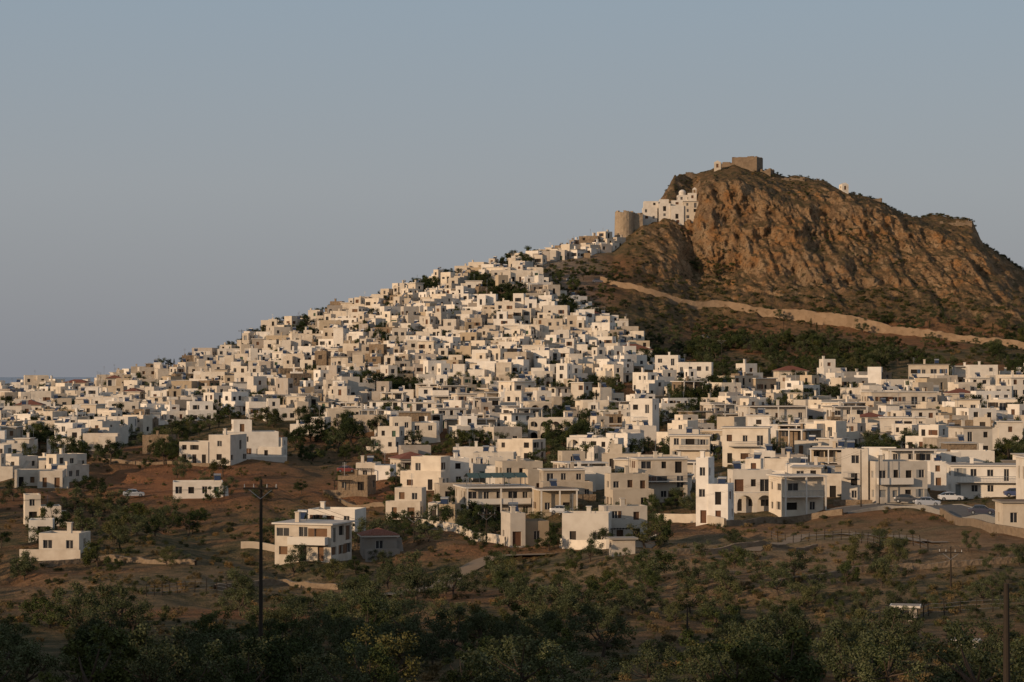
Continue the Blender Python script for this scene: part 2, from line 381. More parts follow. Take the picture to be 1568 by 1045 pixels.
def cyl(mb,p0,p1,r0,r1,mat,n=8,cap=True):
    p0=Vector(p0);p1=Vector(p1);d=(p1-p0).normalized();u=d.orthogonal().normalized();w=d.cross(u)
    A=[p0+(u*math.cos(i*2*math.pi/n)+w*math.sin(i*2*math.pi/n))*r0 for i in range(n)]
    B=[p1+(u*math.cos(i*2*math.pi/n)+w*math.sin(i*2*math.pi/n))*r1 for i in range(n)]
    for i in range(n):
        j=(i+1)%n;mb.q([A[i],A[j],B[j],B[i]],mat)
    if cap: mb.q(B,mat)
def arcade(mb,x0,x1,y,z0,z1,n,wall,dep=.4,rail=False):
    W_=(x1-x0)/n;pier=.35;S=8
    for k in range(n):
        a=x0+k*W_;b=a+W_;r=(W_-2*pier)/2;cx=(a+b)/2;sp=z1-.45-r
        if sp<z0+.8: sp=z0+.8
        for yy,dr in ((y,1),(y+dep,-1)):
            def Q(p): mb.q(p if dr>0 else p[::-1],wall)
            Q([(a,yy,z0-4),(a+pier,yy,z0-4),(a+pier,yy,z1),(a,yy,z1)]);Q([(b-pier,yy,z0-4),(b,yy,z0-4),(b,yy,z1),(b-pier,yy,z1)])
            for i in range(S):
                t0=math.pi-math.pi*i/S;t1=math.pi-math.pi*(i+1)/S
                h=min(r,z1-.3-sp)
                xa=cx+r*math.cos(t0);xb=cx+r*math.cos(t1);za=sp+h*math.sin(t0);zb=sp+h*math.sin(t1)
                Q([(xa,yy,za),(xb,yy,zb),(xb,yy,z1),(xa,yy,z1)])
                if dr>0: mb.q([(xa,y,za),(xa,y+dep,za),(xb,y+dep,zb),(xb,y,zb)],wall)
        mb.q([(a+pier,y,z0),(a+pier,y+dep,z0),(a+pier,y+dep,sp),(a+pier,y,sp)],wall)
        mb.q([(b-pier,y+dep,z0),(b-pier,y,z0),(b-pier,y,sp),(b-pier,y+dep,sp)],wall)
        if rail: mb.box(a+pier,b-pier,y+.1,y+.25,z0,z0+.8,wall)
    mb.q([(x0,y,z1),(x1,y,z1),(x1,y+dep,z1),(x0,y+dep,z1)],wall)
    mb.q([(x0,y+dep,z0-4),(x0,y,z0-4),(x0,y,z1),(x0,y+dep,z1)],wall);mb.q([(x1,y,z0-4),(x1,y+dep,z0-4),(x1,y+dep,z1),(x1,y,z1)],wall)
def balcony(mb,R,x0,x1,y,z,detail,dep=1.3):
    mb.box(x0,x1,y-dep,y-.003,z-.15,z,CONC if R.random()<.4 else TRIM)
    if R.random()<.35:
        mb.box(x0,x1,y-dep,y-dep+.12,z+.003,z+.95,TRIM);mb.box(x0,x0+.12,y-dep+.123,y-.003,z+.003,z+.95,TRIM);mb.box(x1-.12,x1,y-dep+.123,y-.003,z+.003,z+.95,TRIM)
    else:
        mb.box(x0,x1,y-dep+.02,y-dep+.07,z+.9,z+.97,METAL)
        n=int((x1-x0)/(.25 if detail else 1.0))+1
        for i in range(n+1):
            xx=x0+.02+(x1-x0-.06)*i/n;mb.box(xx,xx+.03,y-dep+.03,y-dep+.06,z+.003,z+.897,METAL)
def roofstuff(mb,R,x0,x1,y0,y1,z,wall):
    def rx(): return R.uniform(x0+.6,x1-.6)
    def ry(): return R.uniform(y0+.6,y1-.6)
    if x1-x0<2 or y1-y0<2: return
    if R.random()<.6:
        x,y=rx(),ry();h=R.uniform(.9,1.5);mb.box(x-.3,x+.3,y-.3,y+.3,z-.3,z+h,wall);mb.box(x-.4,x+.4,y-.4,y+.4,z+h+.003,z+h+.12,wall)
    if R.random()<.3:
        x,y=rx(),ry()
        mb.q([(x-.6,y-.7,z+.3),(x+.6,y-.7,z+.3),(x+.6,y+.3,z+1.2),(x-.6,y+.3,z+1.2)],PANEL)
        cyl(mb,(x-.7,y+.45,z+1.3),(x+.7,y+.45,z+1.3),.27,.27,METAL,10)
        for s_ in (-.6,.6): mb.box(x+s_-.03,x+s_+.03,y+.4,y+.46,z-.3,z+1.1,METAL)
    if R.random()<.35:
        x,y=rx(),ry();h=R.uniform(2,3.4);mb.box(x-.03,x+.03,y-.03,y+.03,z-.3,z+h,METAL)
        for k in range(4): mb.box(x-.45,x+.45,y-.015,y+.015,z+h-.15-k*.22,z+h-.12-k*.22,METAL)
def hip(mb,x0,x1,y0,y1,z,e,h,mat):
    x0-=e;x1+=e;y0-=e;y1+=e;r=min(x1-x0,y1-y0)/2
    if x1-x0>=y1-y0: A=(x0+r,(y0+y1)/2,z+h);B=(x1-r,(y0+y1)/2,z+h)
    else: A=((x0+x1)/2,y0+r,z+h);B=((x0+x1)/2,y1-r,z+h)
    a,b,c,d=(x0,y0,z),(x1,y0,z),(x1,y1,z),(x0,y1,z)
    if x1-x0>=y1-y0:
        for q in ((a,b,B,A),(b,c,B),(c,d,A,B),(d,a,A)): mb.q(q,mat)
    else:
        for q in ((a,b,A),(b,c,B,A),(c,d,B),(d,a,A,B)): mb.q(q,mat)
    mb.q([d,c,b,a],TRIM)
def house(R,w,dp,h,detail=False,style=None,wall=None):
    mb=MB()
    if wall is None:
        wall=R.choices(W,[48,28,14,5,5])[0]
        if R.random()<.035: wall=STONE
    roof=R.choices(ROOF,[45,35,20])[0];shut=R.choices(SHUT,[5,1,2,2,4,4,5])[0];x0,x1=-w/2,w/2
    style=style or R.choices(['plain','step','side','top','lshape'],[14,24,28,20,14])[0]
    big=w>8.5;dens=R.uniform(.7,1.0);slab=R.random()<(.3 if big else .08)
    if style=='tile':
        block(mb,R,x0,x1,0,dp,0,h,wall,roof,shut,detail,dens=dens,slab=True);hip(mb,x0,x1,0,dp,h+.23,.45,min(w,dp)*.2,TILE)
    elif style=='step' and h>4.5:
        h1=h*.55;k=R.uniform(.3,.5)
        block(mb,R,x0,x1,0,dp*k,0,h1,wall,roof,shut,detail,dens=dens)
        block(mb,R,x0+R.uniform(0,.25)*w,x1-.01-R.uniform(0,.2)*w,dp*k+.004,dp,0,h,wall,roof,shut,detail,dens=dens,slab=slab)
        roofstuff(mb,R,x0+w*.25,x1-w*.2,dp*.6,dp,h+.25,wall)
    elif style=='side':
        k=R.uniform(.35,.6);fl=R.random()<.5;xm=x0+w*k;h2=max(2.7,h*R.uniform(.5,.8));o=R.uniform(-1.2,1.2)
        A=(x0,xm) if fl else (xm+.004,x1);B=(xm+.004,x1) if fl else (x0,xm)
        block(mb,R,A[0],A[1],0,dp,0,h,wall,roof,shut,detail,dens=dens,slab=slab)
        block(mb,R,B[0],B[1],o,dp+o*.5,0,h2,wall if R.random()<.8 else R.choice(W),R.choice(ROOF),shut,detail,dens=dens)
        roofstuff(mb,R,A[0],A[1],0,dp,h+.25,wall);roofstuff(mb,R,B[0],B[1],o,dp,h2,wall)
    elif style=='top' and w>4:
        hb=max(2.8,h-2.7)
        block(mb,R,x0,x1,0,dp,0,hb,wall,roof,shut,detail,dens=dens,slab=slab)
        a=x0+R.uniform(.05,.4)*w;b=min(a+R.uniform(.35,.55)*w,x1-.3)
        block(mb,R,a,b,dp*.35,dp-.3,hb+(.23 if slab else .003),h,wall,roof,shut,detail,fd=0.2,dens=dens)
        roofstuff(mb,R,a,b,dp*.35,dp,h,wall)
    elif style=='lshape':
        block(mb,R,x0,x1,dp*.4+.004,dp,0,h,wall,roof,shut,detail,dens=dens)
        a=x0 if R.random()<.5 else x0+w*.5
        block(mb,R,a,a+w*.5,-.3,dp*.4,0,max(2.8,h*R.uniform(.6,1)),wall,roof,shut,detail,dens=dens)
        roofstuff(mb,R,x0,x1,dp*.5,dp,h,wall)
    elif style=='arc':
        n=max(2,int(w/2.4));fl=max(1,round(h/3.1));fh=h/fl
        block(mb,R,x0,x1,1.8,dp,0,h,wall,roof,shut,detail,dens=.9,big=True)
        for k in range(fl):
            if k==fl-1 and fl>1 and R.random()<.5: break
            arcade(mb,x0-.01,x1+.01,-.0,k*fh+.004,(k+1)*fh-.01,n,wall,rail=k>0)
            mb.box(x0,x1,.404,1.796,(k+1)*fh-.2,(k+1)*fh-.012,wall)
        roofstuff(mb,R,x0,x1,2,dp,h+.3,wall)
    elif style=='modern':
        fl=max(1,round(h/3.1));fh=h/fl
        block(mb,R,x0,x1,0,dp,0,h,wall,roof,shut,detail,dens=.95,slab=True,big=True)
        for k in range(1,fl):
            s0=x0+R.uniform(0,.3)*w;balcony(mb,R,s0,x1-R.uniform(0,.2)*w,0,k*fh,detail)
        if R.random()<.6:
            mb.box(x0-.2,x1+.2,-1.5,-.36,h-.0,h+.2,TRIM)
            for xx in (x0,x1-.25,(x0+x1)/2): mb.box(xx,xx+.25,-1.45,-1.2,-4,h-.004,TRIM)
        roofstuff(mb,R,x0,x1,0,dp,h+.25,wall)
    else:
        block(mb,R,x0,x1,0,dp,0,h,wall,roof,shut,detail,dens=dens,slab=slab)
        roofstuff(mb,R,x0,x1,0,dp,h+.25,wall)
        if h>5 and R.random()<.5: balcony(mb,R,x0+.3,x0+w*R.uniform(.4,.9),0,h/2,detail,1.0)
    if style not in('arc','modern') and R.random()<.3:
        a=x0-R.uniform(0,2);b=x1+R.uniform(0,2);y=-R.uniform(1.5,3)
        mb.box(a,b,y-.2,y,-5,R.uniform(.6,1.3),R.choice([wall,wall,STONE]))
    if detail and R.random()<.35 and style!='arc':
        sx=x1+.05
        for k in range(9): mb.box(sx,sx+1.0,.3+k*.32,.3+(k+1)*.32-.002,-2,.25+k*.25,wall)
    if R.random()<.15:
        z=2.4;y=-2.2
        for xx in (x0,x0+w*.5): mb.box(xx,xx+.12,y,y+.12,-3,z,TIMBER)
        for k in range(8): xx=x0-.1+k*(w*.5+.3)/8;mb.box(xx,xx+.08,y-.2,-.01,z+.003,z+.1,TIMBER)
    return mb,wall
occ={}
def occ_add(x,y,r):
    occ.setdefault((int(x//12),int(y//12)),[]).append((x,y,r))
def occ_hit(x,y,r,k=1.0):
    i=int(x//12);j=int(y//12)
    for a in range(i-1,i+2):
        for b in range(j-1,j+2):
            for (ox,oy,orr) in occ.get((a,b),()):
                if (ox-x)**2+(oy-y)**2<((orr+r)*k)**2: return True
    return False
def hname(wall,style):
    if style=='tile': return 'tiled_roof_house'
    return 'stone_house' if wall is STONE else 'cream_house' if wall is W[3] else 'grey_house' if wall is W[4] else 'white_house'
def put_house(R,x,y,w,dp,h,rot,detail,style=None,wall=None):
    mb,wl=house(R,w,dp,h,detail,style,wall)
    zc=HT(x,y);c,s=math.cos(rot),math.sin(rot)
    zs=[HT(x+c*a-s*b,y+s*a+c*b) for a in(-w/2,w/2) for b in (0,dp)]
    z=min(zc,zs[0]+.8,zs[2]+.8)
    mb.obj(hname(wl,style),(x,y,z),rot)
    for k in range(3):
        a=(-.33+.33*k)*w;occ_add(x+c*a-s*dp/2,y+s*a+c*dp/2,max(w*.33,dp*.5))

# ------------------------------------------------------------------ vegetation meshes
def tree_mesh(name,R,kind):
    mb=MB()
    if kind=='cypress': cl=[((0,0,.1+.85*i/9),.12*math.sin(math.pi*(i+1.5)/11.5)+.02,130) for i in range(10)];lm=[LEAF_PN,LEAF_PN]
    elif kind=='shrub':
        cl=[];n=R.randint(4,6)
        for i in range(n):
            a=R.random()*6.28;r=R.uniform(.05,.42);cl.append(((r*math.cos(a),r*math.sin(a),R.uniform(.12,.38)),R.uniform(.16,.3),85))
        lm=[LEAF_SC,LEAF_OL2]
    else:
        n=R.randint(14,19);cl=[];wd={'olive':.54,'broad':.48,'pine':.5}[kind]
        for i in range(n):
            a=R.random()*6.28;r=wd*math.sqrt(R.random());zz=R.uniform(.28,.92)-(r/wd)**2*.18
            if kind=='pine': zz=R.uniform(.5,.95)-(r/wd)*.15
            cl.append(((r*math.cos(a),r*math.sin(a),zz),R.uniform(.09,.18),240))
        lm={'olive':[LEAF_OL,LEAF_OL2],'broad':[LEAF_BR,LEAF_OL2],'pine':[LEAF_PN,LEAF_PN]}[kind]
    if kind in('olive','broad','pine'):
        tx,ty=R.uniform(-.06,.06),R.uniform(-.06,.06);fz=.24 if kind!='pine' else .42
        cyl(mb,(0,0,-.1),(tx*.5,ty*.5,fz*.5),.045,.035,BARK,7,False);cyl(mb,(tx*.5,ty*.5,fz*.5),(tx,ty,fz),.035,.028,BARK,7,False)
        for c,r,_ in cl[:9]:
            mid=Vector((tx,ty,fz)).lerp(Vector(c),.5)+Vector((R.uniform(-.03,.03),R.uniform(-.03,.03),-.03))
            cyl(mb,(tx,ty,fz),mid,.02,.012,BARK,5,False);cyl(mb,mid,c,.012,.005,BARK,4,False)
    elif kind=='cypress': cyl(mb,(0,0,-.1),(0,0,.5),.02,.01,BARK,6,False)
    ls={'olive':.021,'broad':.025,'pine':.023,'cypress':.02,'shrub':.055}[kind]
    for c,r,nl in cl:
        dens=R.uniform(.5,1.2)
        for i in range(int(nl*dens)):
            d=Vector((R.gauss(0,1),R.gauss(0,1),R.gauss(0,1))).normalized()*r*(R.random()**.42)*R.uniform(.8,1.3)
            p=Vector(c)+Vector((d.x,d.y,d.z*.8));
            if p.z<.02: p.z=.02+R.random()*.05
            u=Vector((R.gauss(0,1),R.gauss(0,1),R.gauss(0,.7))).normalized();w=u.orthogonal().normalized();w.rotate(Matrix.Rotation(R.random()*6.28,3,u))
            s=ls*R.uniform(.6,1.3)
            mb.q([p-u*s,p-w*s*.55,p+u*s,p+w*s*.55],lm[0] if R.random()<.6 else lm[1])
    me=bpy.data.meshes.new(name);me.from_pydata(mb.v,[],mb.f)
    for m in mb.mats: me.materials.append(m)
    me.polygons.foreach_set('material_index',mb.m);me.update();return me
Rv=random.Random(99)
OL=[tree_mesh('olive',Rv,'olive') for _ in range(6)];BRD=[tree_mesh('broad',Rv,'broad') for _ in range(4)];PN=[tree_mesh('pine',Rv,'pine') for _ in range(3)]
CY=[tree_mesh('cypress',Rv,'cypress') for _ in range(2)];SH=[tree_mesh('shrub',Rv,'shrub') for _ in range(6)]
DRY=[]
for s in SH[:3]:
    c=s.copy();c.materials.clear();c.materials.append(LEAF_DR);c.materials.append(LEAF_SC);DRY.append(c)
def inst(me,name,x,y,z,s,parent=None,sz=1):
    o=bpy.data.objects.new(name,me);o.location=(x,y,z);o.scale=(s,s,s*sz);o.rotation_euler=(Rv.uniform(-.06,.06),Rv.uniform(-.06,.06),Rv.random()*6.28)
    scene.collection.objects.link(o)
    if parent:o.parent=parent
def sow(n,pxr,vr,kinds,hr,sp,mask=None,name=None,parent=None,addocc=True,sz=1,k=1.0):
    c=0
    for _ in range(n):
        px=Rv.uniform(*pxr);v=Rv.uniform(*vr)
        if mask and not mask(px,v): continue
        x,y,z=at(px,v);h=Rv.uniform(*hr)
        if occ_hit(x,y,sp,k): continue
        me,nm_=Rv.choice(kinds);inst(me,name or nm_,x,y,z-.05*h,h,parent,sz*Rv.uniform(.85,1.15));c+=1
        if addocc: occ_add(x,y,sp*.8)
    return c
def fb(px,v,a,b,s): return float(fbm(np.array(px/a),np.array(v/b),s,3))
o_=[(m,'olive_tree') for m in OL];b_=[(m,'carob_tree') for m in BRD];p_=[(m,'pine_tree') for m in PN];c_=[(m,'cypress_tree') for m in CY]
s_=[(m,'shrub') for m in SH];d_=[(m,'shrub') for m in DRY]

# --- hand placed buildings: pxL,pxR,vtop,vbase,style,wall,rot(deg)
M=[(408,520,800,860,'modern',2,-18),(553,612,822,851,'tile',4,10),(465,550,790,812,'plain',0,-12),(603,685,702,752,'step',1,-20),
(512,568,731,756,'plain','S',-15),(705,823,747,797,'modern',2,12),(822,886,746,786,'modern',3,10),(586,648,750,797,'step',2,-12),(652,700,772,800,'side',0,-10),
(775,850,788,838,'side',0,15),(857,935,788,838,'plain',0,-8),(925,1003,778,835,'lshape',0,12),(932,1008,728,782,'step',1,14),(972,1058,702,770,'modern',2,10),
(1060,1120,703,803,'side',0,-16),(1122,1190,722,785,'arc',0,8),(1190,1268,728,790,'modern',1,14),(1285,1332,690,772,'plain',0,-10),(1332,1428,708,770,'plain',0,12),
(1453,1580,712,762,'modern',0,-6),(1535,1600,768,812,'plain',1,0),(1102,1180,655,712,'modern',1,-10),(1140,1238,622,668,'modern',0,8),(35,98,760,806,'side',1,15),
(42,84,806,828,'plain',0,8),(262,345,740,764,'plain',0,8),(18,98,722,748,'lshape',2,5),(215,262,668,698,'plain','S',-10),(266,362,668,712,'side',0,-15),(342,432,645,702,'top',0,12),
(378,436,672,704,'step',0,-10),(562,612,655,692,'step',0,-20),(598,672,640,680,'side',1,8),(665,712,615,655,'step',0,-15),(805,880,641,676,'arc',0,-8),(960,1004,612,674,'plain',0,-22),
(56,126,838,854,'plain',2,-8),(712,766,686,706,'plain',1,0),(542,602,710,736,'side',2,-8),(882,942,717,752,'lshape',0,8),(1240,1292,674,712,'side',0,-14),
(1270,1330,622,660,'modern',0,10),(1345,1420,640,680,'modern',0,-8),(1430,1525,655,700,'side',0,8),(1330,1440,600,640,'modern',2,8),(1450,1510,612,655,'step',1,-12),(1520,1580,578,625,'side',0,8),
(1485,1528,560,600,'plain',0,0),(1390,1455,558,596,'modern',1,-8),(1258,1300,553,590,'top',0,12),(1305,1352,563,600,'side',0,-12),(1000,1092,546,590,'side',0,-8),(1150,1235,700,720,'plain',4,6),
(1020,1072,660,690,'plain',0,-8),(420,470,606,640,'side',1,-8),(760,806,600,640,'step',1,-12),(90,128,640,680,'top',0,8),
(120,175,620,655,'side',1,-10),(1500,1568,645,690,'side',0,-8),(1570,1650,700,770,'modern',0,4),(1600,1680,640,690,'side',1,9),(-60,10,650,700,'side',0,9),(-80,-20,740,790,'modern',1,9),
(200,236,596,622,'plain',0,4),(848,872,560,600,'plain',0,-18),(940,1000,534,556,'tile',0,4),(1190,1240,568,590,'tile',1,8),(1285,1330,633,654,'tile',1,-6),(1355,1405,583,606,'plain',0,3),
(985,1040,705,722,'plain',2,3),(440,500,640,668,'side',0,-8),(500,560,628,660,'lshape',1,10),(700,760,640,672,'top',0,8),(900,950,660,690,'side',0,-12),(20,80,600,635,'side',0,6),(140,200,640,668,'plain',0,-9)]
Rm=random.Random(11)
for (a,b,vt,vb,st,wl,ro) in M:
    x,y,z=at((a+b)/2,vb);w=(b-a)/F*y;h=(vb-vt)/F*y-.3
    r=rad(ro);dp=min(max(w*.75,5),10);w2=(w-dp*abs(math.sin(r))*.9)/math.cos(r);w2=max(w2,w*.6)
    put_house(Rm,x,y,w2,dp,max(2.6,h),r,True,st,STONE if wl=='S' else W[wl])
# --- tree groups inside the town come before the infill houses
for (a,b,c,d,n) in [(715,760,430,450,26),(630,672,442,456,26),(770,815,395,412,18),(760,800,455,475,12),(380,480,505,525,22),(430,480,490,500,8),(590,640,600,618,14),(980,1000,555,565,4),(520,600,590,606,10),(450,560,650,690,32),(1030,1110,590,640,28),(840,920,645,700,32),(0,150,620,700,34),(1200,1290,580,640,24),(850,880,470,500,10),(560,600,520,535,6)]:
    sow(n,(a,b),(c,d),p_*2+b_,(4,6.8),1.2)
print('town',sow(1150,(0,1720),(592,715),b_*3+p_*2+c_+o_*2,(3.2,6.2),1.3,lambda px,v:fb(px,v,50,20,6.2)>.52))
print('town2',sow(280,(240,960),(420,600),b_+p_*2+c_,(2.8,5.6),1.0))
REG=[([(240,585),(330,553),(420,512),(520,481),(620,448),(700,424),(760,410),(800,400),(822,430),(850,470),(870,500),(955,515),(990,556),(950,600),(850,608),(700,605),(600,625),(480,622),(400,612),(300,606)],6.2,(4.5,9.0),(3,7.4),5200),
 ([(775,403),(935,369),(938,384),(800,412)],5.8,(4.5,7),(3,5.0),400),
 ([(-200,608),(0,603),(130,596),(250,574),(400,610),(400,640),(250,652),(130,690),(0,705),(-200,705)],8.2,(5,9.0),(3,6.3),2000),
 ([(990,592),(1150,590),(1250,592),(1350,592),(1568,590),(1780,600),(1780,690),(1250,690),(1050,655),(980,645)],9.2,(6,10.5),(3,6.3),1800),
 ([(830,445),(900,470),(960,508),(955,520),(870,505),(850,470)],9,(5,8),(3,5.5),160),
 ([(400,612),(600,622),(850,608),(990,600),(1020,660),(960,690),(560,670),(430,650)],10.5,(5.5,9.5),(3,6.5),1200),
 ([(-150,700),(120,690),(200,680),(140,740),(-150,760)],18,(6,9),(3,6),200),
 ([(560,665),(1020,660),(1250,690),(1650,690),(1650,755),(1010,770),(640,780),(600,700)],18,(6,9.5),(3,6),650)]
Rt=random.Random(5);cnt=0
for ri,(P,sp,wr,hr,N) in enumerate(REG):
    xs=[p[0] for p in P];ys=[p[1] for p in P]
    for t in range(N):
        px=Rt.uniform(min(xs),max(xs));v=Rt.uniform(min(ys),max(ys))
        if not in_poly(px,v,P): continue
        x,y,z=at(px,v)
        w=Rt.uniform(*wr);dp=Rt.uniform(4.5,7.5 if ri==0 else 8.5);h=Rt.uniform(*hr)
        if ri in(0,1) and Rt.random()<.25: h*=.8
        if ri==0 and v<430+max(0,(700-px))*.25: h=min(h,4.6)
        if occ_hit(x,y+dp/2,sp/2*Rt.uniform(.85,1.25) if ri<2 else sp*.48,.82): continue
        rot=(float(vn(x/40,y/40,3.3))-.5)*2.1+Rt.gauss(0,.15)
        det=y<640
        st=None
        if ri in(3,5,7) and Rt.random()<.24: st=Rt.choice(['arc','modern','modern','modern','modern'])
        if Rt.random()<.012 and ri>1: st='tile'
        mb,wl=house(Rt,w,dp,h,det,st);
        mb.obj(hname(wl,st),(x,y,HT(x,y)-.1),rot);c,s=math.cos(rot),math.sin(rot)
        occ_add(x-s*dp/2,y+c*dp/2,(max(sp,w*.85) if ri<2 else max(w,dp))*.5);cnt+=1
print('random houses',cnt)

# ------------------------------------------------------------------ castle rock buildings
def wpt(px,v,d): return ((px-CX)/F*d,d,(HZ-v)/F*d)
def ruin_block(mb,x0,x1,y0,y1,z0,z1,mat,R,cuts=6,jag=.8):
    n=cuts
    def side(p,q):
        zs=[z1-R.random()*jag for _ in range(n+1)]
        for i in range(n):
            a=[p[k]+(q[k]-p[k])*i/n for k in(0,1)];b=[p[k]+(q[k]-p[k])*(i+1)/n for k in(0,1)]
            z=zs[i]
            mb.q([(*a,z0),(*b,z0),(*b,z),(*a,z)],mat)
            t=.9
            dx,dy=q[0]-p[0],q[1]-p[1];L=math.hypot(dx,dy);nx,ny=-dy/L*t,dx/L*t
            mb.q([(*a,z),(*b,z),(b[0]+nx,b[1]+ny,z),(a[0]+nx,a[1]+ny,z)],mat)
            mb.q([(b[0]+nx,b[1]+ny,z),(b[0]+nx,b[1]+ny,z0),(a[0]+nx,a[1]+ny,z0),(a[0]+nx,a[1]+ny,z)],mat)
            mb.q([(*b,z1-jag),(*b,z),(b[0]+nx,b[1]+ny,z),(b[0]+nx,b[1]+ny,z1-jag)],mat)
            mb.q([(*a,z1-jag),(*a,z),(a[0]+nx,a[1]+ny,z),(a[0]+nx,a[1]+ny,z1-jag)],mat)
    side((x0,y0),(x1,y0));side((x1,y0),(x1,y1));side((x1,y1),(x0,y1));side((x0,y1),(x0,y0))
    mb.q([(x0,y0,z1-jag-.3),(x1,y0,z1-jag-.3),(x1,y1,z1-jag-.3),(x0,y1,z1-jag-.3)],mat)
Rc=random.Random(3)
mb=MB();ruin_block(mb,-5.5,6.2,0,9,-8,6.9,CASTLE,Rc,8,.5)
ruin_block(mb,-11.5,-5.55,.8,8,-8,4.9,CASTLE,Rc,5,.9);ruin_block(mb,6.25,12,2,8,-8,1.4,CASTLE,Rc,6,1.6)
x,y,z=wpt(1139,263,1038);mb.obj('castle_keep',(x,y,z),rad(-24))
mb=MB()
for i,(a,h) in enumerate([(0,.6),(3.2,1.4),(6.4,.4),(9.6,1.2),(12.8,.4)]): ruin_block(mb,a,a+3.1,0,1.4,-6,h,CASTLE,Rc,3,.7)
x,y,z=wpt(1040,268,1040);mb.obj('castle_rampart',(x,y,z),rad(4))
mb=MB();ruin_block(mb,-8,8,0,2,-8,.8,CASTLE,Rc,14,1.6)
x,y,z=wpt(1205,274,1030);mb.obj('castle_rampart',(x,y,z),rad(-12))
mb=MB();ruin_block(mb,-7.5,6.5,0,7,-12,.9,CASTLE,Rc,10,1.1);x,y,z=wpt(1466,341,1015);mb.obj('castle_bastion',(x,y,z),rad(-12))
mb=MB();ruin_block(mb,-6,6,0,1.6,-9,.4,CASTLE,Rc,9,1.0);x,y,z=wpt(1330,305,1035);mb.obj('castle_rampart',(x,y,z),rad(-18))
def chapel(px,v,d,s,rot):
    mb=MB();R=random.Random(4);block(mb,R,-1.9*s,1.9*s,0,4.5*s,0,2.6*s,W[1],ROOF[1],SHUT[0],True,fd=3,dens=.5)
    a,b,y0,y1,z=-1.9*s,1.9*s,0,4.5*s,2.6*s+.45
    mb.q([(a,y0,z),(0,y0,z+1.0*s),(0,y1,z+1.0*s),(a,y1,z)],ROOF[1]);mb.q([(0,y0,z+1.0*s),(b,y0,z),(b,y1,z),(0,y1,z+1.0*s)],ROOF[1]);mb.q([(a,y0,z),(b,y0,z),(0,y0,z+1.0*s)],W[0])
    x,y,z=wpt(px,v,d);mb.obj('chapel',(x,y,z),rot)
chapel(1295,291,1028,.8,rad(15));chapel(1099,257,1033,.8,rad(-10))
mb=MB();R=random.Random(21);dm=984
def PB(a,b,vt,vb,y0,y1,wall=W[0],slab=False,dens=.8,fd=7,roof=None):
    x0=(a-1028)/F*dm;x1=(b-1028)/F*dm;block(mb,R,x0,x1,y0,y1,(345-vb)/F*dm,(345-vt)/F*dm,wall,roof or ROOF[1],SHUT[0],True,fd=fd,dens=dens,slab=slab,door=False)
PB(984,1006,319,338,0,7,W[0],dens=.9);PB(986,1008,309,317,1.5,8,W[0],fd=2)
PB(1008.2,1026,313,345,-1.0,8,W[0],dens=.6);PB(1010,1024,306,312,2,8,fd=1)
PB(1026.3,1046,317,345,-2.2,7,W[0],dens=.8);PB(1028,1046,308,316,1,8,fd=1)
PB(1046.3,1069,309,338,-1.6,8,W[1],dens=.95,slab=True);PB(1012,1040,345,349,-4.2,-2.4,W[0],dens=.0,fd=5)
PB(1038,1060,299,308,4,9,W[0],fd=3,dens=.7);PB(1054,1067,296,306,3,8,W[0],fd=2,dens=.7)
x0=(1046-1028)/F*dm;zt=(345-297)/F*dm
cyl(mb,(x0,6.5,zt-1),(x0,6.5,zt+.9),1.5,1.5,W[0],14)
pr=1.6;pz=zt+.9
for i in range(1,6):
    a=i*math.pi/10;r=1.6*math.cos(a);zz=zt+.9+1.5*math.sin(a);cyl(mb,(x0,6.5,pz),(x0,6.5,zz),pr,max(r,.05),W[0],14);pr=max(r,.05);pz=zz
xb=(1064-1028)/F*dm;zb=(345-296)/F*dm
for dx in(-.8,.5): mb.box(xb+dx,xb+dx+.3,4,4.5,zb-.5,zb+1.9,W[0])
mb.box(xb-.9,xb+.9,3.95,4.55,zb+1.9,zb+2.2,W[0]);mb.q([(xb-.9,4,zb+2.2),(xb+.9,4,zb+2.2),(xb,4.2,zb+3)],W[0])
x,y,z=wpt(1028,345,dm);mb.obj('monastery',(x,y-3,z-.3),0)
mb=MB();n=20
for i in range(n):
    a0=2*math.pi*i/n;a1=2*math.pi*(i+1)/n;r0,r1=4.3,3.9;h=9.4-Rc.random()*.9
    P=lambda a,r,z:(r*math.cos(a),r*math.sin(a),z)
    mb.q([P(a0,r0,-5),P(a1,r0,-5),P(a1,r1,h),P(a0,r1,h)],TOWER);mb.q([P(a0,r1,h),P(a1,r1,h),P(a1,r1-1,h),P(a0,r1-1,h)],TOWER)
    mb.q([P(a1,r1-1,h),P(a1,r1-1,3),P(a0,r1-1,3),P(a0,r1-1,h)],TOWER);mb.q([P(a1,r1-1,h-1),P(a1,r1,h-1),P(a1,r1,h),P(a1,r1-1,h)],TOWER);mb.q([P(a0,r1-1,h-1),P(a0,r1,h-1),P(a0,r1,h),P(a0,r1-1,h)],TOWER)
ruin_block(mb,3.4,7.8,-1,5,-5,8.9,TOWER,Rc,4,.8)
x,y,z=wpt(956,357,975);mb.obj('ruined_round_tower',(x,y,z),rad(10))
x,y,z=wpt(901,380,955);mb,_=house(random.Random(2),8,6,4.5,True,'plain',STONE);mb.obj('stone_house',(x,y,z),rad(-12))

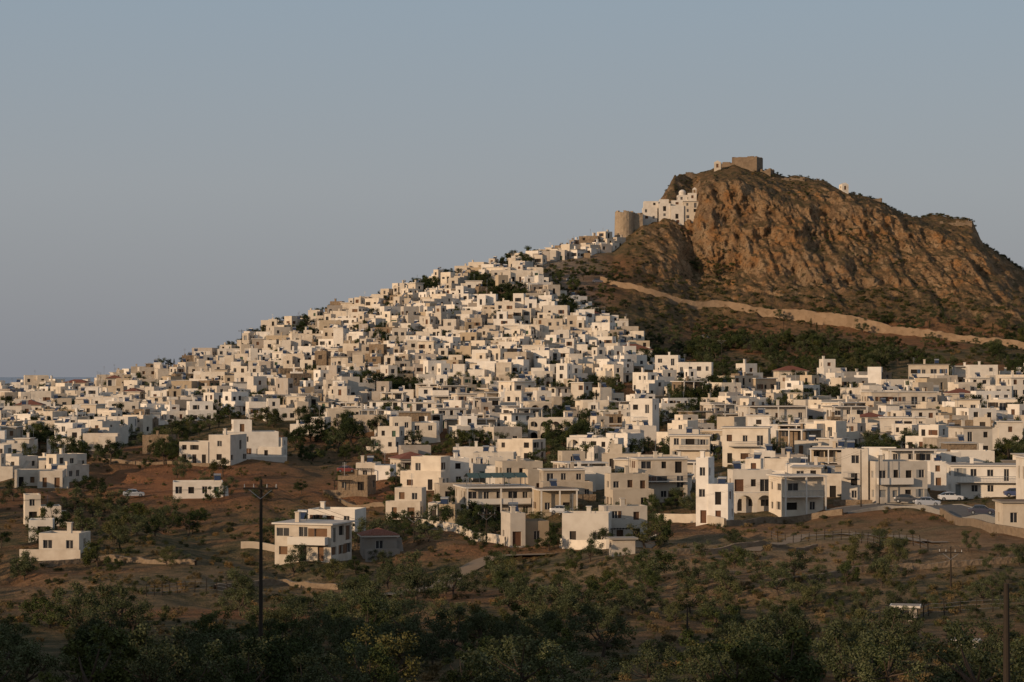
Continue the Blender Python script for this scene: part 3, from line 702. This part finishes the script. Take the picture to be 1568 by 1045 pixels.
# ------------------------------------------------------------------ strips: roads, walls
def resample(P,n):
    P=[Vector(p) for p in P];L=[0]
    for a,b in zip(P,P[1:]):L.append(L[-1]+(b-a).length)
    out=[]
    for i in range(n+1):
        s=L[-1]*i/n;out.append((float(np.interp(s,L,[p.x for p in P])),float(np.interp(s,L,[p.y for p in P]))))
    return out
def tang(P,i):
    a=P[max(0,i-1)];b=P[min(len(P)-1,i+1)];d=Vector((b[0]-a[0],b[1]-a[1]));d.normalize();return d
def sm(P,k=4):
    for _ in range(k):
        P=[P[0]]+[tuple((P[i-1][j]+2*P[i][j]+P[i+1][j])/4 for j in range(len(P[0]))) for i in range(1,len(P)-1)]+[P[-1]]
    return P
def road(name,pts,w,mat,kerb=True,lift=.12):
    P=sm(resample([at(*p)[:2]+(0,) for p in pts],60));mb=MB();pr=None
    for i,p in enumerate(P):
        t=tang(P,i);n=Vector((-t.y,t.x));zc=max(HT(p[0]+n.x*k,p[1]+n.y*k) for k in(-w/2,0,w/2))+lift
        c=[(p[0]-n.x*w/2,p[1]-n.y*w/2),(p[0]+n.x*w/2,p[1]+n.y*w/2)]
        e=[(p[0]-n.x*(w/2+.25),p[1]-n.y*(w/2+.25)),(p[0]+n.x*(w/2+.25),p[1]+n.y*(w/2+.25))]
        occ_add(p[0],p[1],w/2)
        cur=(c,e,zc)
        if pr:
            mb.q([(*pr[0][0],pr[2]),(*c[0],zc),(*c[1],zc),(*pr[0][1],pr[2])],mat)
            if kerb:
                for s in(0,1):
                    mb.q([(*pr[0][s],pr[2]+.13),(*c[s],zc+.13),(*e[s],zc+.13),(*pr[1][s],pr[2]+.13)],KERB)
                    mb.q([(*pr[0][s],pr[2]),(*c[s],zc),(*c[s],zc+.13),(*pr[0][s],pr[2]+.13)],KERB)
                    mb.q([(*pr[1][s],pr[2]-1.5),(*e[s],zc-1.5),(*e[s],zc+.13),(*pr[1][s],pr[2]+.13)],KERB)
        pr=cur
    return mb.obj(name)
def wall(name,pts,h,th,mat,n=60,dn=2,hv=0,cap=None,k=3):
    P=sm(resample([at(*p)[:2]+(0,) for p in pts],n),k);P=[(p[0],p[1],HT(*p)) for p in P];P=sm(P,k);mb=MB();pr=None
    for i,p in enumerate(P):
        t=tang(P,i);nn=Vector((-t.y,t.x))*th/2;hh=h(i/n) if callable(h) else h
        z=p[2];zt=z+hh+hv*(float(vn(np.array(i*.7),np.array(3.)))-.5);cur=((p[0]-nn.x,p[1]-nn.y),(p[0]+nn.x,p[1]+nn.y),z-dn,zt)
        if pr:
            a,b,zb,zt0=pr;c,d,zb1,zt1=cur
            mb.q([(*a,zb),(*c,zb1),(*c,zt1),(*a,zt0)],mat);mb.q([(*d,zb1),(*b,zb),(*b,zt0),(*d,zt1)],mat);mb.q([(*a,zt0),(*c,zt1),(*d,zt1),(*b,zt0)],cap or mat)
        pr=cur
    return mb.obj(name)
WL=[(920,432),(985,449),(1100,470),(1160,481),(1220,491),(1310,504),(1420,516),(1500,527),(1568,537),(1680,554)]
wall('retaining_wall',WL,lambda t:float(np.interp(t,[0,.1,.35,.42,.55,.6,1],[1.9,2.2,2.7,4.4,4.8,2.8,2.3])),.8,RWALL,200,2.2,.7,k=22)
road('road',[(1700,815),(1600,806),(1530,797),(1480,788),(1445,780),(1400,776),(1340,779),(1280,786)],6.5,ASPH)
road('dirt_path',[(600,915),(650,902),(690,887),(722,872),(742,860),(775,853),(850,850)],3,DIRT,False,.08)
road('dirt_path',[(1150,845),(1220,822),(1300,818),(1380,826),(1440,835)],2.4,DIRT,False,.06)
wall('garden_wall',[(640,806),(680,812),(720,826),(775,836)],1.3,.3,W[1],20)
wall('garden_wall',[(858,840),(930,842),(1005,834)],1.3,.3,W[1],20)
wall('garden_wall',[(1003,800),(1060,800),(1110,808)],1.4,.3,W[1],20)
wall('garden_wall',[(1110,808),(1200,800),(1290,790)],1.0,.3,STONE,24)
wall('garden_wall',[(370,840),(410,844),(440,852)],1.0,.3,W[2],14)
for pts in ([(1000,858),(1080,848),(1160,838),(1250,842)],[(1180,905),(1300,880),(1440,870),(1560,862)],[(520,770),(600,778),(660,776)],[(60,870),(160,860),(300,866)],[(120,700),(200,712),(330,716)],[(330,905),(430,895),(520,905)]):
    wall('field_wall',pts,.7,.5,STONE,30,1,.4)
wall('roadside_wall',[(1680,838),(1600,828),(1540,820),(1490,808),(1455,798),(1440,790)],1.2,.35,STONE,50,2,k=10)
def fence(pts,n):
    mb=MB();P=resample([at(*p)[:2]+(0,) for p in pts],n);pp=None;R=random.Random(n)
    for p in P:
        z=HT(*p);l=R.uniform(-.12,.12);cyl(mb,(p[0],p[1],z-.4),(p[0]+l,p[1],z+R.uniform(1.3,1.7)),.07,.05,TIMBER,6)
        if pp:
            for hh in(.4,.85,1.25): cyl(mb,(pp[0],pp[1],HT(*pp)+hh),(p[0],p[1],z+hh),.015,.015,METAL,4,False)
        pp=p
    mb.obj('wire_fence')
fence([(225,915),(290,908),(345,912),(372,925)],16);fence([(1180,830),(1300,828),(1420,845)],22);fence([(1320,960),(1420,945),(1568,938)],18)
x,y,z=at(764,797);mb=MB()
for dx in(-5,-1.5,2,5):
    for dy in(1,5): mb.box(dx,dx+.12,dy,dy+.12,5.0,7.4,METAL)
for k in range(5):
    a=-5.4+k*2.2;mb.q([(a,.6,7.4),(a+2.1,.6,7.4),(a+2.1,3.2,8.2),(a,3.2,8.2)],GREENSHEET);mb.q([(a,5.8,7.4),(a,3.2,8.2),(a+2.1,3.2,8.2),(a+2.1,5.8,7.4)],GREENSHEET)
mb.obj('metal_roof_shelter',(x,y,z),rad(12))

# ------------------------------------------------------------------ utility poles
def pole(px,vb,vt,d=None,arm=True,r=.16):
    x,y,z=at(px,vb) if d is None else (lambda q:(q[0],q[1],HT(q[0],q[1])))(wpt(px,vb,d))
    h=(vb-vt)/F*y
    if d is not None: h=(HZ-vt)/F*d-z
    mb=MB();cyl(mb,(0,0,-1),(0,0,h),r,r*.6,TIMBER,10)
    if arm:
        mb.box(-1.3,1.3,-r-.12,-r+.01,h-.7,h-.55,TIMBER)
        for xx in(-1.2,-.5,.5,1.2): cyl(mb,(xx,-r-.05,h-.55),(xx,-r-.05,h-.3),.05,.035,METAL,6)
        for s in(-1,1): cyl(mb,(s*.9,-r-.03,h-.7),(0,-r-.03,h-1.4),.03,.03,METAL,5)
    mb.obj('utility_pole',(x,y,z),R0.uniform(-.3,.3));occ_add(x,y,1.0);return Vector((x,y,z+h-.3))
pA=pole(400,0,735,172,r=.17);pB=pole(1540,0,893,80,False,.15)
pC=pole(745,832,782,r=.12);pD=pole(1455,905,838,r=.12);pE=pole(1318,780,690,r=.13,arm=False);pF=pole(634,835,790,r=.1);pG=pole(1105,560,520,r=.12);pH=pole(1200,520,480,r=.12)
pI=pole(370,545,505,r=.12);pJ=pole(1346,775,698,arm=False,r=.1);pK=pole(1052,1000,930,r=.1,arm=False)
def wire(a,b,sag=1.2,r=.014):
    mb=MB();n=14;pp=None
    for i in range(n+1):
        t=i/n;p=a.lerp(b,t);p=Vector((p.x,p.y,p.z-sag*4*t*(1-t)))
        if pp: cyl(mb,pp,p,r,r,TIMBER,4,False)
        pp=p
    mb.obj('power_line')
for o in(-.5,.5):
    v=Vector((o,0,0));wire(pA+v,pC+v,3);wire(pC+v,pE+v,3);wire(pA+v,pA+Vector((-90,-60,6))+v,3)

# ------------------------------------------------------------------ cars
TYRE=flat('tyre_rubber',(.02,.02,.02),.8);CGL=flat('car_glass',(.02,.025,.03),.1,.6)
LAMP=flat('lamp_lens',(.5,.5,.48),.2,.5)
def car(px,v,col,rot,lift=0,hatch=True):
    paint=flat('car_paint',col,.3,.5,var=.05)
    mb=MB();S=[(-2.1,.35,.62,.62,.72),(-2.0,.25,.78,.78,.8),(-1.2,.22,.90,.90,.85),(-.55,.22,.95,1.38,.86),(.1,.22,.97,1.46,.86),(1.0,.22,.98,1.42,.86),(1.75 if hatch else 1.4,.25,.98,1.0,.84),(2.05,.35,.9,.9,.78)]
    def sec(s):
        y,zb,zw,zr,hw=s;hr=hw*.78 if zr>zw+.1 else hw*.93
        return [(-hw,y,zb),(-hw,y,(zb+zw)/2+.1),(-hw*.97,y,zw),(-hr,y,zr-.04 if zr>zw else zr),(-hr*.8,y,zr+.01),(hr*.8,y,zr+.01),(hr,y,zr-.04 if zr>zw else zr),(hw*.97,y,zw),(hw,y,(zb+zw)/2+.1),(hw,y,zb)]
    C=[sec(s) for s in S]
    for i in range(len(C)-1):
        for k in range(9):
            gl=(k in(2,6) and 2<=i<=5) or (k in(3,4,5) and i in(2,5))
            mb.q([C[i][k],C[i][k+1],C[i+1][k+1],C[i+1][k]][::-1],CGL if gl else paint)
    mb.q(C[0],paint);mb.q(C[-1][::-1],paint)
    for sx in(-1,1):
        for wy in(-1.3,1.3):
            cyl(mb,(sx*.68,wy,.31),(sx*.89,wy,.31),.31,.31,TYRE,16);cyl(mb,(sx*.89,wy,.31),(sx*.9,wy,.31),.19,.17,METAL,12)
        mb.box(sx*.6-.15,sx*.6+.15,-2.12,-2.0,.58,.7,LAMP);mb.box(sx*.62-.12,sx*.62+.12,2.0,2.09,.65,.82,SHUT[0])
        mb.box(sx*.9-.08,sx*.9+.08,-.75,-.6,.95,1.07,paint)
        for yy in(-.5,.32,1.05): mb.box(sx*.8-.03,sx*.8+.03,yy-.03,yy+.03,.95,1.2,paint)
    x,y,z=at(px,v);mb.obj('parked_car',(x,y,max(HT(x,y+2),HT(x,y-2),z)+.15+lift),rot);occ_add(x,y,3)
car(1388,775,(.03,.035,.045),rad(70),.15);car(1420,778,(.30,.32,.36),rad(78),.15);car(1502,793,(.05,.05,.07),rad(80),.15,False);car(875,436,(.4,.4,.4),rad(85),.6);car(915,440,(.1,.1,.12),rad(95),.6)
car(205,764,(.4,.42,.45),rad(100));car(860,792,(.5,.5,.5),rad(80));car(530,728,(.2,.05,.04),rad(95));car(1455,768,(.6,.6,.6),rad(90));car(1080,520,(.3,.3,.3),rad(90));car(1555,765,(.06,.08,.16),rad(85))
for (px,v,w,h,wl) in [(1476,1003,1.5,.9,0),(1385,952,2.4,1.4,4),(955,850,3,2,2)]:
    x,y,z=at(px,v);mb=MB();block(mb,Rm,-w/2,w/2,0,w*.7,0,h,W[wl],ROOF[0],SHUT[0],True,fd=1.5,dens=.7,slab=True)
    mb.obj('garden_shed',(x,y,z),Rm.uniform(-.4,.4));occ_add(x,y,w*.9)

# ------------------------------------------------------------------ vegetation
def m_low(px,v):
    n=fb(px,v,95,30,2.2)
    dens=np.interp(v,[842,900,960,1050],[.13,.22,.4,.58]) if px>880 else np.interp(v,[842,900,960,1050],[.34,.44,.5,.68])
    return n>.60-.16*dens and Rv.random()<dens*1.1
print('low',sow(2300,(-280,1850),(842,1056),o_*3+b_,(2.3,4.4),1.7,m_low))
print('near',sow(110,(-200,1800),(1056,1083),o_+b_,(2.4,4.2),1.8,lambda px,v:fb(px,v,90,40,5.5)>.48))
print('lone',sow(100,(850,1700),(830,960),o_*3+b_,(1.8,3.6),1.8))
def m_mid(px,v):
    if px>1010 and v>790: return False
    if px>1270 and v>755: return False
    if ((px-310)/190)**2+((v-742)/44)**2<1 and Rv.random()<.82: return False
    if ((px-570)/110)**2+((v-760)/24)**2<1 and Rv.random()<.7: return False
    return fb(px,v,70,26,7.2)>.47
print('mid',sow(1150,(-200,1750),(690,842),o_*2+b_*2+p_,(2.3,4.8),1.5,m_mid))
sh=bpy.data.objects.new('hillside_shrubs',None);scene.collection.objects.link(sh)
print('shA',sow(3900,(820,1720),(400,560),s_*3+d_,(1.0,3.0),.4,lambda px,v:fb(px,v,60,18,1.2)>.45 and v>np.interp(px,[820,940,1060,1560],[410,385,400,440]),parent=sh,addocc=False,sz=.9))
print('slope',sow(850,(930,1700),(522,580),b_*2+o_+p_,(2.5,6),.9,lambda px,v:fb(px,v,60,25,4.2)>.43))
sow(80,(1000,1650),(490,535),c_+b_+o_,(3,5),1.0)
print('shB',sow(5400,(-280,1850),(700,1050),s_*3+d_*4,(.5,1.6),.2,lambda px,v:fb(px,v,60,22,3.2)>.42 and not(((px-310)/180)**2+((v-742)/42)**2<1 and Rv.random()<.5),parent=sh,addocc=False))
print('shC',sow(2300,(960,1600),(260,450),s_*3+d_,(.7,2.0),.2,lambda px,v:fb(px,v,30,20,3.7)>.48,parent=sh,addocc=False))
print('shD',sow(1000,(0,1568),(560,700),s_,(1.0,2.4),.3,parent=sh,addocc=False))

# ------------------------------------------------------------------ light, sky, camera
w=bpy.data.worlds.new('World');scene.world=w;w.use_nodes=True;nt=w.node_tree
bg=nt.nodes['Background'];bg.inputs['Strength'].default_value=.1
sky=nt.nodes.new('ShaderNodeTexSky');sky.sky_type='NISHITA';sky.sun_disc=False;sky.sun_elevation=SUN_EL;sky.sun_rotation=math.pi+SUN_AZ
sky.dust_density=3;sky.air_density=1.2;sky.ozone_density=1.5
tc=nt.nodes.new('ShaderNodeTexCoord');sx=nt.nodes.new('ShaderNodeSeparateXYZ');nt.links.new(tc.outputs['Generated'],sx.inputs[0])
g=ramp(nt,math_(nt,'MULTIPLY',sx.outputs[2],1.0,True),[(0,(.275,.282,.31)),(.03,(.305,.318,.346)),(.08,(.334,.358,.394)),(.16,(.30,.365,.436)),(.5,(.28,.325,.39)),(1,(.245,.29,.36))])
sc=nt.nodes.new('ShaderNodeVectorMath');sc.operation='SCALE';sc.inputs['Scale'].default_value=10;nt.links.new(g,sc.inputs[0])
nt.links.new(mix(nt,.85,sky.outputs[0],sc.outputs[0]),bg.inputs['Color'])
L=bpy.data.lights.new('sun','SUN');L.energy=3.4;L.angle=rad(.6);L.color=(1,.72,.47)
lo=bpy.data.objects.new('sun',L);scene.collection.objects.link(lo)
sd=Vector((-math.sin(SUN_AZ)*math.cos(SUN_EL),-math.cos(SUN_AZ)*math.cos(SUN_EL),math.sin(SUN_EL)))
lo.rotation_euler=sd.to_track_quat('Z','Y').to_euler()
cam=bpy.data.cameras.new('camera');cam.sensor_width=36;cam.lens=36*F/1568;cam.clip_end=200000;cam.clip_start=.5
co=bpy.data.objects.new('camera',cam);co.rotation_euler=(math.pi/2+math.atan(49.5/F),0,0);scene.collection.objects.link(co);scene.camera=co
scene.view_settings.view_transform='Standard';scene.view_settings.look='None';scene.view_settings.exposure=0
